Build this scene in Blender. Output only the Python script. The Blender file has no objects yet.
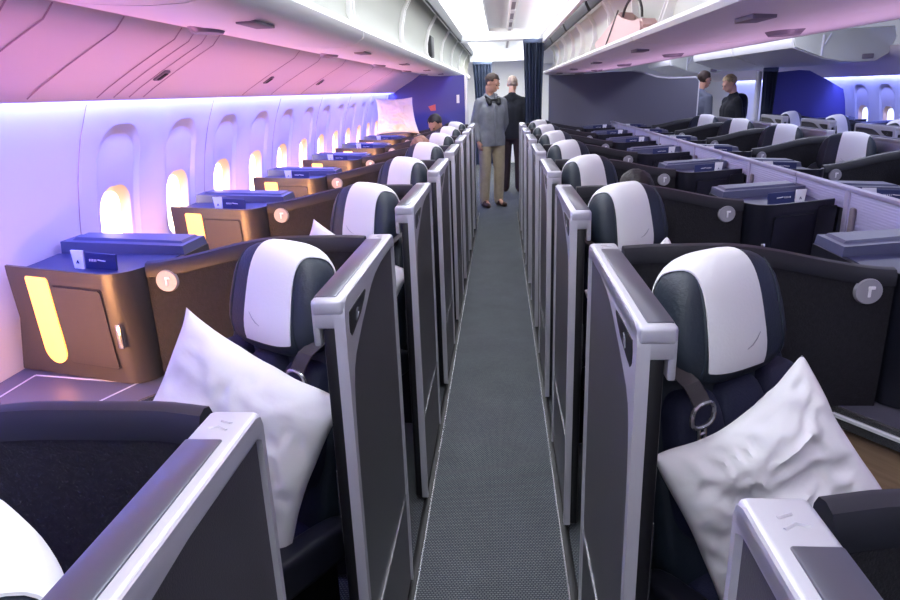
import bpy, bmesh, math, random
from mathutils import Vector, Matrix, noise
random.seed(7)
S = bpy.context.scene
COL = S.collection
PI = math.pi
XC = 1.35            # middle of the cabin; the left aisle runs along x = -0.04
PITCH = 1.06
YB = 8.7             # bulkhead
ORD = ['first', 'second', 'third', 'fourth', 'fifth', 'sixth', 'seventh', 'eighth', 'ninth', 'tenth', 'eleventh', 'twelfth',
       'thirteenth', 'fourteenth', 'fifteenth', 'sixteenth']

# ------------------------------------------------------------------ materials
def lin(c):
    return tuple(((x / 255) / 12.92 if x / 255 <= .04045 else ((x / 255 + .055) / 1.055) ** 2.4) for x in c) + (1,)

def mat(name, rgb, rough=.5, metal=0., bump=0., bscale=60., var=0., vscale=8., sheen=0., coat=0.):
    m = bpy.data.materials.new(name); m.use_nodes = True
    nt = m.node_tree; b = nt.nodes['Principled BSDF']
    b.inputs['Base Color'].default_value = lin(rgb)
    b.inputs['Roughness'].default_value = rough
    b.inputs['Metallic'].default_value = metal
    if sheen: b.inputs['Sheen Weight'].default_value = sheen
    if coat: b.inputs['Coat Weight'].default_value = coat
    if bump or var:
        tc = nt.nodes.new('ShaderNodeTexCoord')
    if var:
        n = nt.nodes.new('ShaderNodeTexNoise'); n.inputs['Scale'].default_value = vscale
        n.inputs['Detail'].default_value = 4
        nt.links.new(tc.outputs['Object'], n.inputs['Vector'])
        r = nt.nodes.new('ShaderNodeValToRGB')
        c = lin(rgb)
        r.color_ramp.elements[0].position = .3; r.color_ramp.elements[1].position = .7
        r.color_ramp.elements[0].color = tuple(x * (1 - var) for x in c[:3]) + (1,)
        r.color_ramp.elements[1].color = tuple(min(1, x * (1 + var)) for x in c[:3]) + (1,)
        nt.links.new(n.outputs['Fac'], r.inputs['Fac'])
        nt.links.new(r.outputs['Color'], b.inputs['Base Color'])
    if bump:
        n = nt.nodes.new('ShaderNodeTexNoise'); n.inputs['Scale'].default_value = bscale
        n.inputs['Detail'].default_value = 3
        nt.links.new(tc.outputs['Object'], n.inputs['Vector'])
        bp = nt.nodes.new('ShaderNodeBump'); bp.inputs['Strength'].default_value = bump
        bp.inputs['Distance'].default_value = .004
        nt.links.new(n.outputs['Fac'], bp.inputs['Height'])
        nt.links.new(bp.outputs['Normal'], b.inputs['Normal'])
    return m

def emit(name, rgb, k):
    m = bpy.data.materials.new(name); m.use_nodes = True
    b = m.node_tree.nodes['Principled BSDF']
    b.inputs['Base Color'].default_value = lin(rgb)
    b.inputs['Emission Color'].default_value = lin(rgb)
    b.inputs['Emission Strength'].default_value = k
    return m

def carpet_mat():
    m = bpy.data.materials.new('carpet'); m.use_nodes = True
    nt = m.node_tree; b = nt.nodes['Principled BSDF']; b.inputs['Roughness'].default_value = .95
    tc = nt.nodes.new('ShaderNodeTexCoord')
    mp = nt.nodes.new('ShaderNodeMapping'); nt.links.new(tc.outputs['Object'], mp.inputs['Vector'])
    br = nt.nodes.new('ShaderNodeTexBrick')
    br.offset = .5; br.inputs['Scale'].default_value = 1
    br.inputs['Brick Width'].default_value = .011; br.inputs['Row Height'].default_value = .0085
    br.inputs['Mortar Size'].default_value = .0022; br.inputs['Mortar Smooth'].default_value = .6
    br.inputs['Color1'].default_value = lin((118, 124, 124)); br.inputs['Color2'].default_value = lin((106, 112, 116))
    br.inputs['Mortar'].default_value = lin((46, 50, 60))
    nt.links.new(mp.outputs['Vector'], br.inputs['Vector'])
    n = nt.nodes.new('ShaderNodeTexNoise'); n.inputs['Scale'].default_value = 5; n.inputs['Detail'].default_value = 5
    nt.links.new(tc.outputs['Object'], n.inputs['Vector'])
    mx = nt.nodes.new('ShaderNodeMixRGB'); mx.blend_type = 'OVERLAY'; mx.inputs['Fac'].default_value = .22
    nt.links.new(br.outputs['Color'], mx.inputs['Color1']); nt.links.new(n.outputs['Fac'], mx.inputs['Color2'])
    nt.links.new(mx.outputs['Color'], b.inputs['Base Color'])
    bp = nt.nodes.new('ShaderNodeBump'); bp.inputs['Strength'].default_value = .5; bp.inputs['Distance'].default_value = .003
    nt.links.new(br.outputs['Fac'], bp.inputs['Height']); bp.invert = True
    nt.links.new(bp.outputs['Normal'], b.inputs['Normal'])
    return m

def wood_mat():
    m = bpy.data.materials.new('wood'); m.use_nodes = True
    nt = m.node_tree; b = nt.nodes['Principled BSDF']; b.inputs['Roughness'].default_value = .45
    tc = nt.nodes.new('ShaderNodeTexCoord'); mp = nt.nodes.new('ShaderNodeMapping')
    mp.inputs['Scale'].default_value = (3, 3, 60)
    nt.links.new(tc.outputs['Object'], mp.inputs['Vector'])
    n = nt.nodes.new('ShaderNodeTexNoise'); n.inputs['Scale'].default_value = 2; n.inputs['Detail'].default_value = 6
    nt.links.new(mp.outputs['Vector'], n.inputs['Vector'])
    r = nt.nodes.new('ShaderNodeValToRGB')
    r.color_ramp.elements[0].color = lin((146, 118, 96)); r.color_ramp.elements[1].color = lin((192, 162, 136))
    nt.links.new(n.outputs['Fac'], r.inputs['Fac']); nt.links.new(r.outputs['Color'], b.inputs['Base Color'])
    return m

def ribbed_mat(name, rgb):
    m = mat(name, rgb, .4)
    nt = m.node_tree; b = nt.nodes['Principled BSDF']
    tc = nt.nodes.new('ShaderNodeTexCoord'); w = nt.nodes.new('ShaderNodeTexWave')
    w.bands_direction = 'Z'; w.inputs['Scale'].default_value = 30
    nt.links.new(tc.outputs['Object'], w.inputs['Vector'])
    bp = nt.nodes.new('ShaderNodeBump'); bp.inputs['Strength'].default_value = .3; bp.inputs['Distance'].default_value = .003
    nt.links.new(w.outputs['Fac'], bp.inputs['Height']); nt.links.new(bp.outputs['Normal'], b.inputs['Normal'])
    return m

M = dict(
    frame=mat('door_frame_silver', (186, 185, 194), .38, .25),
    inlay=mat('door_inlay', (92, 92, 104), .3, .5),
    panel=mat('door_panel', (78, 77, 82), .45, .15, bump=.15, bscale=400),
    black=mat('black_rail', (20, 20, 24), .4),
    chrome=mat('chrome', (215, 215, 220), .22, .9),
    shell=mat('shell_fabric', (22, 22, 30), .8, bump=.6, bscale=220, var=.35, vscale=90),
    rim=mat('shell_rim', (25, 27, 36), .5),
    console=mat('console_satin', (72, 68, 68), .42, .3),
    consolenavy=mat('console_navy', (24, 26, 38), .38, .1),
    tray=mat('tray', (36, 41, 78), .4),
    lid=mat('ledge_lid', (74, 78, 108), .38),
    table=mat('table_top', (92, 92, 108), .4, .1),
    wood=wood_mat(),
    seat=mat('seat_leather', (31, 41, 54), .5, bump=.25, bscale=160),
    lumbar=mat('seat_fabric', (25, 30, 60), .75, bump=.4, bscale=200),
    cover=mat('headrest_cloth', (226, 226, 230), .85, bump=.15, bscale=150),
    pillow=mat('pillow_cotton', (228, 228, 232), .9, bump=.2, bscale=40),
    belt=mat('belt_webbing', (62, 58, 62), .7, bump=.3, bscale=400),
    lamp=emit('lamp_strip', (255, 176, 88), 1.9),
    lampoff=mat('lamp_strip_unlit', (44, 44, 52), .4),
    disc=mat('reading_light_lens', (160, 160, 170), .45),
    discw=mat('reading_light_core', (245, 245, 250), .3),
    white=mat('paper_white', (230, 232, 240), .7),
    navy=mat('navy_card', (26, 40, 96), .5),
    carpet=carpet_mat(),
    edge=mat('aisle_edge_black', (22, 23, 26), .5),
    wall=mat('sidewall', (222, 222, 228), .5),
    upper=mat('upper_panel', (226, 214, 218), .45),
    seam=mat('panel_seam', (176, 150, 166), .6),
    bin=mat('bin_plastic', (224, 222, 220), .4),
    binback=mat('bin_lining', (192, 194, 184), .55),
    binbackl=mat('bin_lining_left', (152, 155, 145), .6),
    vent=mat('vent_grey', (120, 112, 122), .5),
    dark=mat('dark_gap', (24, 26, 30), .6),
    ceil=mat('ceiling_panel', (236, 238, 240), .5),
    blueb=mat('bulkhead_blue_lit', (70, 70, 146), .6, bump=.2, bscale=200),  # blue of the cabin lighting put into the base colour
    greyb=mat('bulkhead_grey', (108, 108, 122), .5),
    trim=mat('trim_light', (205, 205, 212), .4),
    curtain=mat('curtain_cloth', (84, 96, 122), .9, bump=.3, bscale=120),
    pane=emit('window_daylight', (255, 232, 196), 5.0),
    reveal=mat('window_reveal', (236, 206, 178), .5),  # peach base carries the warm daylight glow around the pane
    shade=mat('window_shade', (220, 218, 228), .5),
    skin=mat('skin', (205, 152, 128), .55),
    skinp=mat('skin_pale', (220, 168, 146), .55),
    shirt=mat('shirt_grey', (132, 134, 142), .85, var=.12, vscale=14),
    khaki=mat('trousers_khaki', (178, 162, 136), .85, var=.1, vscale=12),
    jacket=mat('jacket_black', (24, 26, 34), .85),
    maroon=mat('trousers_brown', (56, 40, 42), .85),
    shoe=mat('shoe_brown', (66, 40, 34), .5),
    hairb=mat('hair_brown', (58, 42, 36), .7, bump=.6, bscale=90),
    hairk=mat('hair_black', (24, 20, 22), .6, bump=.6, bscale=90),
    hairy=mat('hair_blonde', (178, 152, 116), .7, var=.4, vscale=40),
    hairr=mat('hair_light_brown', (150, 112, 96), .7, var=.3, vscale=40),
    hairg=mat('hair_grey_cropped', (190, 165, 152), .7),
    knit=mat('knit_grey', (96, 100, 116), .9),
    bag=mat('handbag_pink', (196, 160, 156), .5),
    bagk=mat('handbag_edge', (46, 40, 40), .5),
    cart=mat('cart_metal', (150, 152, 160), .35, .6),
    divider=ribbed_mat('divider_ribbed', (165, 163, 200)),
    divtrim=mat('divider_trim', (158, 154, 182), .4, .2),
    orange=mat('card_orange', (196, 96, 96), .6),
)

# ------------------------------------------------------------------ mesh helpers
class MB:
    def __init__(s): s.bm = bmesh.new()
    def loft(s, loops, cap=True, closed=True):
        vs = [[s.bm.verts.new(p) for p in lp] for lp in loops]
        n = len(loops[0])
        for a, b in zip(vs, vs[1:]):
            for i in range(n if closed else n - 1):
                j = (i + 1) % n
                try: s.bm.faces.new((a[i], a[j], b[j], b[i]))
                except ValueError: pass
        if cap and closed:
            s.bm.faces.new(vs[0]); s.bm.faces.new(list(reversed(vs[-1])))
        return s
    def box(s, lo, hi, bev=0., seg=2):
        b = bmesh.new()
        bmesh.ops.create_cube(b, size=1)
        c = [(l + h) / 2 for l, h in zip(lo, hi)]; d = [abs(h - l) for l, h in zip(lo, hi)]
        for v in b.verts: v.co = Vector((v.co[i] * d[i] + c[i] for i in range(3)))
        if bev: bmesh.ops.bevel(b, geom=b.edges[:], offset=min(bev, min(d) * .45), segments=seg, profile=.5, affect='EDGES')
        s.add(b); return s
    def add(s, b, mx=None):
        if mx is not None: bmesh.ops.transform(b, matrix=mx, verts=b.verts)
        me = bpy.data.meshes.new('t'); b.to_mesh(me); b.free(); s.bm.from_mesh(me); bpy.data.meshes.remove(me)
        return s
    def tube(s, pts, r, n=8, cap=True):
        pts = [Vector(p) for p in pts]; loops = []
        rs = r if isinstance(r, (list, tuple)) else [r] * len(pts)
        up = None
        for i, p in enumerate(pts):
            t = (pts[min(i + 1, len(pts) - 1)] - pts[max(i - 1, 0)]).normalized()
            if up is None: up = t.orthogonal().normalized()
            up = (up - t * up.dot(t)).normalized(); w = t.cross(up)
            loops.append([p + (up * math.cos(a) + w * math.sin(a)) * rs[i] for a in [2 * PI * k / n for k in range(n)]])
        return s.loft(loops, cap)
    def sphere(s, c, r, sub=2):
        b = bmesh.new(); bmesh.ops.create_icosphere(b, subdivisions=sub, radius=1)
        rr = r if isinstance(r, (list, tuple)) else (r, r, r)
        return s.add(b, Matrix.Translation(c) @ Matrix.Diagonal((*rr, 1)))
    def cap(s, p0, r0, p1, r1):
        s.sphere(p0, r0); s.sphere(p1, r1); return s.tube([p0, p1], [r0, r1], 14)

def link(o, parent=None):
    COL.objects.link(o)
    if parent: o.parent = parent
    return o

def obj(name, mb, m, parent=None, smooth=True, angle=38, label=None):
    bm = mb.bm if isinstance(mb, MB) else mb
    bmesh.ops.recalc_face_normals(bm, faces=bm.faces[:])
    me = bpy.data.meshes.new(name); bm.to_mesh(me); bm.free()
    me.materials.append(M[m] if isinstance(m, str) else m)
    if smooth:
        me.shade_smooth()
        me.set_sharp_from_angle(angle=math.radians(angle))
    o = link(bpy.data.objects.new(name, me), parent)
    if label: o['label'] = label
    return o

def tag(o, label, cat, group=None):
    o['label'] = label; o['category'] = cat; o['kind'] = 'thing'
    if group: o['group'] = group
    return o

def thing(name, loc=(0, 0, 0), rz=0.):
    o = bpy.data.objects.new(name, None); COL.objects.link(o); o.location = loc; o.rotation_euler = (0, 0, rz)
    o.empty_display_size = .05
    return o

def struct(name, mb, m, parent=None, **k):
    o = obj(name, mb, m, parent, **k); o['kind'] = 'structure'; return o

def dup(root, loc):
    r = root.copy(); COL.objects.link(r); r.location = loc
    for ch in list(root.children):
        c = ch.copy(); COL.objects.link(c); c.parent = r
        for g in list(ch.children):
            d = g.copy(); COL.objects.link(d); d.parent = c
    return r

def fill_bm(poly3, thick_vec):
    """flat polygon extruded by a vector"""
    a = [Vector(p) for p in poly3]; t = Vector(thick_vec)
    return MB().loft([a, [p + t for p in a]])

def sstep(t): t = max(0, min(1, t)); return t * t * (3 - 2 * t)

# ------------------------------------------------------------------ suite pieces (u = away from the aisle, v = along the cabin, sign s)
def add_door(s, suite):
    P = lambda u, v, z: (s * u, v, z)
    t = obj('sliding_door', fill_bm([P(.002, -.600, .03), P(.002, -.005, .03), P(.002, -.005, 1.16), P(.002, -.600, 1.16)], (s * .012, 0, 0)), 'panel', suite,
            label='grey sliding door with silver frame')
    out = [(-.61, .03), (-.61, 1.145), (-.606, 1.163), (-.596, 1.175), (-.58, 1.18), (-.02, 1.18), (-.006, 1.175), (0, 1.162), (0, .03), (-.010, .03),
           (-.010, 1.146), (-.03, 1.158), (-.20, 1.155), (-.29, 1.147), (-.34, 1.135), (-.38, 1.119), (-.42, 1.102), (-.46, 1.086), (-.50, 1.066), (-.54, 1.045),
           (-.562, 1.022), (-.574, .99), (-.582, .94), (-.587, .86), (-.589, .03)]
    mb = fill_bm([P(-.006, v, z) for v, z in out], (s * .022, 0, 0))
    obj('door_frame', mb, 'frame', t)
    mb = MB().box(P(-.006, -.610, 1.148), P(.060, -.000, 1.182), .009, 3)
    mb.box(P(.046, -.606, 1.085), P(.060, -.004, 1.16), .004).box(P(-.002, -.608, 1.122), P(.056, -.580, 1.16), .006)
    obj('top_cap', mb, 'frame', t)
    mb = MB().box(P(.012, -.592, 1.176), P(.056, -.075, 1.1845), .003)
    obj('top_inlay', mb, 'inlay', t)
    mb = MB()
    mb.tube([P(.018, -.052, 1.1815), P(.030, -.044, 1.182), P(.042, -.048, 1.1815)], .0022, 6)
    mb.tube([P(.018, -.036, 1.1815), P(.032, -.030, 1.182)], .0022, 6)
    obj('embossed_mark', mb, 'frame', t)
    hp = [(-.577, 1.104), (-.579, 1.125), (-.574, 1.1465), (-.50, 1.1475), (-.418, 1.1465), (-.414, 1.141), (-.435, 1.128), (-.475, 1.112), (-.53, 1.100), (-.566, 1.094)]
    obj('handle', fill_bm([P(-.0075, v, z) for v, z in hp], (s * .006, 0, 0)), 'black', t, label='dark recessed door handle')
    mb = MB().tube([P(-.0085, -.525, 1.112), P(-.0085, -.518, 1.128), P(-.0085, -.506, 1.133)], .0018, 6).tube([P(-.0085, -.515, 1.113), P(-.0085, -.500, 1.122)], .0016, 6)
    obj('handle_mark', mb, 'inlay', t)
    obj('rail', MB().box(P(.016, -.603, .03), P(.042, -.012, 1.125), .006), 'black', t)
    obj('kick_strip', MB().box(P(-.0015, -.585, .350), P(.004, -.004, .354)), 'chrome', t, label='thin bright kick strip')
    obj('strike_plate', MB().box(P(.040, -.592, .62), P(.046, -.58, .80), .002), 'chrome', t)

def shell_z(u): return 1.165 - .068 * sstep((u - .30) / .45)
SV = .032
def shell_v(u): return SV - .02 * sstep((.16 - u) / .12)

def make_shell(s):
    P = lambda u, v, z: (s * u, v, z)
    global SV
    SV = .036 if s < 0 else .018
    t = thing('seat_suite')
    us = [.078 + (.735 - .078) * i / 24 for i in range(25)]
    f = lambda hw, z0, z1: [[P(u, shell_v(u) - hw, z0(u)), P(u, shell_v(u) - hw, z1(u)), P(u, shell_v(u) + hw, z1(u)), P(u, shell_v(u) + hw, z0(u))] for u in us]
    obj('fabric_panel', MB().loft(f(.017, lambda u: .02, lambda u: shell_z(u) - .03)), 'shell', t)
    loops = []
    for u in us:
        v, z = shell_v(u), shell_z(u)
        loops.append([P(u, v + a, z + b) for a, b in [(-.021, -.036), (-.021, -.008), (-.014, .004), (0, .008), (.014, .004), (.021, -.008), (.021, -.036)]])
    obj('rim', MB().loft(loops), 'rim', t)
    # reading light
    c = Vector(P(.672, SV - .022, 1.050))
    b = bmesh.new(); bmesh.ops.create_cone(b, cap_ends=True, segments=32, radius1=.034, radius2=.031, depth=.010)
    d = obj('reading_light', MB().add(b, Matrix.Translation(c) @ Matrix.Rotation(PI / 2, 4, 'X')), 'disc', t, label='round pale reading light')
    mb = MB().box((c.x - .003, c.y - .008, c.z - .014), (c.x + .004, c.y - .004, c.z + .012), .002).box((c.x - .004, c.y - .008, c.z + .006), (c.x + .013, c.y - .004, c.z + .014), .002)
    obj('lens', mb, 'discw', d)
    add_door(s, t)
    return t

def make_console(s, W, lit, mbody):
    """cabinet unit by the wall or by the middle divider with the side table at its foot"""
    P = lambda u, v, z: (s * u, v, z)
    t = thing('side_console')
    front = [(.735, .035), (.752, -.015), (.775, -.04), (.80, -.05), (.83, -.05), (W, .07)]
    plan = front + [(W, .45), (.735, .45)]; X = .045 if mbody == 'console' or W > 1.15 else 0
    # leaning front: the foot sits a little further back than the top
    lo = [P(u + (X if u == W else 0), v + (.02 if v < .1 else 0), .742) for u, v in plan]; mid = [P(u, v, .92) for u, v in plan]
    hi = [P(u, v - (.012 if v < .1 else 0), 1.066) for u, v in plan]
    obj('body', MB().loft([lo, mid, hi]), mbody, t, angle=30)
    # raised rim along the front of the tray
    mb = MB()
    fr = [(u, v - .012) for u, v in front]
    loops = []
    for (u, v) in fr:
        loops.append([P(u, v, 1.06), P(u, v, 1.092), P(u + .004, v + .014, 1.092), P(u + .004, v + .014, 1.06)])
    obj('tray_rim', mb.loft(loops), mbody, t)
    obj('tray', MB().loft([[P(u * .97 + .02, v + .01, 1.0655) for u, v in front] + [P(W, .31, 1.0655), P(.75, .27, 1.0655)],
                           [P(u * .97 + .02, v + .01, 1.069) for u, v in front] + [P(W, .31, 1.069), P(.75, .27, 1.069)]]), 'tray', t)
    obj('back_ledge', MB().loft([[P(.74, .275, 1.066), P(W, .325, 1.066), P(W, .452, 1.066), P(.74, .452, 1.066)],
                                 [P(.745, .28, 1.094), P(W, .33, 1.106), P(W, .45, 1.106), P(.745, .45, 1.094)]]), 'lid', t)
    obj('ledge_lid', MB().loft([[P(.76, .32, 1.093), P(W - .03, .355, 1.106), P(W - .03, .44, 1.106), P(.76, .44, 1.093)],
                                [P(.77, .325, 1.102), P(W - .04, .36, 1.115), P(W - .04, .435, 1.115), P(.77, .435, 1.102)]]), 'lid', t)
    # point on the front face
    slope = .12 / (W - .83)
    fv = lambda u, z: -.05 + max(0, u - .83) * (.12 / (W - .83 + X * max(0, .92 - z) / .178)) - .012 * max(0, (z - .92)) / .146 + (.02 * (.92 - z) / .178 if z < .92 else 0)
    def face(pts, d0, d1):
        return MB().loft([[P(u, fv(u, z) - d0, z) for u, z in pts], [P(u, fv(u, z) - d1, z) for u, z in pts]])
    dr = [(.835, .80), (.835, 1.035), (.842, 1.042), (1.014, 1.042), (1.021, 1.035), (1.021, .80), (1.014, .793), (.842, .793)]
    q = .004
    obj('door_gap', face([(u + (q if u > .93 else -q), z + (q if z > .9 else -q)) for u, z in dr], -.004, .0015), 'black', t)
    d = obj('cabinet_door', face(dr, -.002, .006), mbody, t)
    obj('latch', MB().box(P(.795, -.062, .865), P(.812, -.040, .94), .004), 'chrome', t, label='bright cabinet latch')
    lp = [(1.034, 1.060)] + [(1.078 - .043 * math.cos(PI * k / 12), .832 - .050 * math.sin(PI * k / 12)) for k in range(13)] + [(1.122, 1.060), (1.117, 1.066), (1.040, 1.066)]
    if lit:
        obj('lamp_strip', face(lp, -.002, .004), 'lamp', t, label='glowing amber lamp strip')
    else:
        obj('lamp_strip', face(lp, -.002, .004), 'lampoff', t)
    if lit: obj('rear_lamp', MB().box(P(.80, .452, .86), P(1.04, .458, .90), .002), 'lamp', t, label='amber lamp strip on the back')
    # side table
    tp = [(.645, .0), (.845, -.297), (.862, -.31), (.89, -.32), (W + X, -.32), (W + X, .10), (.735, .06)]
    obj('side_table', MB().loft([[P(u, v, .70) for u, v in tp], [P(u, v, .738) for u, v in tp], ]), 'table', t)
    inl = [(.80, -.02), (.90, -.28), (W - .03, -.28), (W - .03, .04)]
    mb = MB()
    for i in range(4):
        (a, b), (c, e) = inl[i], inl[(i + 1) % 4]
        dvec = Vector((c - a, e - b)).normalized() * .003; nx, ny = -dvec.y, dvec.x
        mb.loft([[P(a + nx, b + ny, .737), P(c + nx, e + ny, .737), P(c - nx, e - ny, .737), P(a - nx, b - ny, .737)],
                 [P(a + nx, b + ny, .7395), P(c + nx, e + ny, .7395), P(c - nx, e - ny, .7395), P(a - nx, b - ny, .7395)]])
    obj('table_inlay', mb, 'trim', t)
    ed = [(.640, -.002), (.840, -.30), (.857, -.318)]
    off = (-.83 * .012, -.56 * .012)
    for nm, z0, z1, m, k in (('table_edge', .69, .741, 'chrome', 1.), ('bright_strip', .716, .724, 'white', 1.5)):
        obj(nm, MB().loft([[P(a, b, z0), P(a + off[0] * k, b + off[1] * k, z0), P(a + off[0] * k, b + off[1] * k, z1), P(a, b, z1)] for a, b in ed]), m, t)
    w = [(u + .012, v + .006) for u, v in tp[:5]] + [(W, .08), (.745, .06)]
    obj('wood_panel', MB().loft([[P(u, v, .50) for u, v in w], [P(u, v, .70) for u, v in w]]), 'wood', t)
    w2 = [(u + .03, v + .02) for u, v in tp[:5]] + [(W, .06), (.765, .04)]
    obj('pedestal', MB().loft([[P(u, v, .0) for u, v in w2], [P(u, v, .50) for u, v in w2]]), 'consolenavy', t)
    return t

TH = math.radians(34)
def seat_frame(s):
    f = Vector((s * math.sin(TH), -math.cos(TH), 0)); l = Vector((s * math.cos(TH), math.sin(TH), 0))
    o = Vector((s * .235, -.20, 0))
    return lambda a, b, c: o + l * a + f * b + Vector((0, 0, c))

def superell(Q, cx, r, p, taper=0., tilt=0., nu=28, nv=18, patch=None, k=1.):
    """rounded block; Q maps (lateral, forward, up); patch = (t range lateral, angle range) for a sheet on its surface"""
    def sp(x, e): return math.copysign(abs(x) ** e, x)
    def at(x, y, z):
        y2 = y * math.cos(tilt) - z * math.sin(tilt); z2 = y * math.sin(tilt) + z * math.cos(tilt)
        return Q(cx[0] + x * (1 - taper * z / r[2]), cx[1] + y2, cx[2] + z2)
    e = 2. / p
    mb = MB()
    if patch is None:
        loops = []
        for j in range(1, nv):
            ph = -PI / 2 + PI * j / nv
            cz, rr = r[2] * sp(math.sin(ph), e), abs(math.cos(ph)) ** e
            loops.append([at(r[0] * rr * sp(math.cos(a), e), r[1] * rr * sp(math.sin(a), e), cz) for a in [2 * PI * i / nu for i in range(nu)]])
        return mb.loft(loops)
    x0, x1, a0, a1, thick = patch
    rows = []
    for kk in (k, k + thick):
        row = []
        for j in range(25):
            an = a0 + (a1 - a0) * j / 24
            line = []
            for i in range(11):
                q = -1 + 2 * i / 10
                hw = (x1 - x0) / 2
                fl = 1. if j < 20 else math.sqrt(max(.0, 1 - ((j - 20) / 4.6) ** 2 * .18))
                x = (x0 + x1) / 2 + hw * q * fl * (1 + .06 * j / 24) - .045 * (1 - j / 24) ** 2 * (1 if q < 0 else 1 - q * .7)
                kx = (1 - min(.98, abs(x / r[0])) ** p) ** (1 / p)
                line.append(at(x, r[1] * kk * kx * sp(math.cos(an), e), r[2] * (1 + (kk - 1) * .5) * kx * sp(math.sin(an), e)))
            row.append(line)
        rows.append(row)
    A, B = rows
    va = [[mb.bm.verts.new(p) for p in l] for l in A]; vb = [[mb.bm.verts.new(p) for p in l] for l in B]
    n, m = len(va), len(va[0])
    for j in range(n - 1):
        for i in range(m - 1):
            mb.bm.faces.new((va[j][i], va[j][i + 1], va[j + 1][i + 1], va[j + 1][i]))
            mb.bm.faces.new((vb[j][i], vb[j + 1][i], vb[j + 1][i + 1], vb[j][i + 1]))
    for j in range(n - 1):
        for i in (0, m - 1): mb.bm.faces.new((va[j][i], va[j + 1][i], vb[j + 1][i], vb[j][i]))
    for i in range(m - 1):
        for j in (0, n - 1): mb.bm.faces.new((va[j][i], va[j][i + 1], vb[j][i + 1], vb[j][i]))
    return mb

def make_seat(s):
    Q = seat_frame(s)
    t = thing('reclining_armchair')
    tl = .30                                                        # recline
    B = lambda a, b, c: Q(a, b + .14 - (c - .5) * .24, c)             # leaning back
    # backrest
    obj('backrest', superell(B, (0, -.03, .74), (.225, .065, .29), 4.5), 'seat', t)
    # quilted lumbar with three channels
    mb = MB()
    for k in (-1, 0, 1):
        mb.bm.from_mesh(_tmp(superell(B, (k * .138, .035, .79), (.070, .045, .155), 4.)))
    obj('lumbar_cushion', mb, 'lumbar', t, label='navy quilted back cushion')
    h = ((-.028, .045, 1.078), (.166, .072, .136), 3.0)
    obj('headrest', superell(Q, *h, taper=.10, tilt=.24), 'seat', t)
    # stitched side wings
    for sg in (-1, 1):
        pts = []
        for j in range(15):
            z = -.105 + .21 * j / 14
            kx = (1 - (abs(z) / .136) ** 3.) ** (1 / 3.)
            kq = (1 - (.115 / .166) ** 3 - (abs(z) / .136) ** 3)
            if kq <= 0: continue
            pts.append((sg * .115 * (1 - .10 * z / .136), .072 * kq ** (1 / 3.) * .99, z))
        mb = MB().tube([Q(h[0][0] + p[0], h[0][1] + p[1] * math.cos(.24) - p[2] * math.sin(.24), h[0][2] + p[1] * math.sin(.24) + p[2] * math.cos(.24)) for p in pts], .0035, 6)
        obj('piping', mb, 'seat', t)
    c = obj('headrest_cover', superell(Q, *h, taper=.10, tilt=.24, patch=(-.108, .040, PI * .88, -.225 * PI, .05), k=1.04), 'cover', t, label='white cloth headrest cover')
    e = [Q(h[0][0] + a, h[0][1] + .0800 - b * .235, h[0][2] + b + .012) for a, b in [(-.022, -.055), (-.006, -.05), (.010, -.04), (.022, -.028)]]
    obj('emblem', MB().tube(e, [.0006, .0012, .0011, .0005], 6), 'disc', c)
    obj('seat_cushion', superell(Q, (0, .40, .50), (.24, .27, .055), 5), 'lumbar', t)
    obj('footrest', superell(Q, (0, .78, .44), (.19, .10, .045), 5), 'lumbar', t)
    obj('seat_base', MB().loft([[Q(a, b, z) for a, b in ((-.2, .1), (.2, .1), (.2, .66), (-.2, .66))] for z in (.0, .45)]), 'black', t)
    # belt hanging from the shoulder on the aisle side
    bp = [Q(-.205, .02, 1.035), Q(-.200, .075, 1.015), Q(-.190, .118, .99), Q(-.178, .128, .965), Q(-.168, .130, .945)]
    l = Vector((s * math.cos(TH), math.sin(TH), 0)) * .023; fz = (Q(0, 1, 0) - Q(0, 0, 0)) * .004
    b = obj('seat_belt', MB().loft([[p - l, p + l, p + l + fz, p - l + fz] for p in bp]), 'belt', t, label='dark webbing belt hanging at the shoulder')
    cpt = Q(-.163, .134, .918); pts = []
    l2 = l.normalized()
    for k in range(17):
        a = 2 * PI * k / 16
        pts.append(cpt + l2 * .032 * math.copysign(abs(math.cos(a)) ** .8, math.cos(a)) + Vector((0, 0, .027 * math.copysign(abs(math.sin(a)) ** .8, math.sin(a)))))
    mb = MB().tube(pts, .0055, 8, False)
    x0 = cpt - Vector((0, 0, .024))
    for d in (-.009, .009): mb.tube([x0 + l2 * d, x0 + l2 * (d + .004) - Vector((0, 0, .05))], .004, 6)
    mb.tube([x0 + l2 * (-.005) - Vector((0, 0, .05)), x0 + l2 * .013 - Vector((0, 0, .05))], .004, 6)
    mb.tube([x0 + l2 * (-.009) - Vector((0, 0, .018)), x0 + l2 * .009 - Vector((0, 0, .018))], .004, 6)
    obj('buckle', mb, 'chrome', b, label='metal belt tongue')
    # low armrest by the door
    obj('armrest', superell(Q, (-.285, .36, .56), (.035, .24, .05), 5), 'consolenavy', t)
    return t

def _tmp(mb):
    me = bpy.data.meshes.new('tmp'); mb.bm.to_mesh(me); mb.bm.free(); return me

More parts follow.
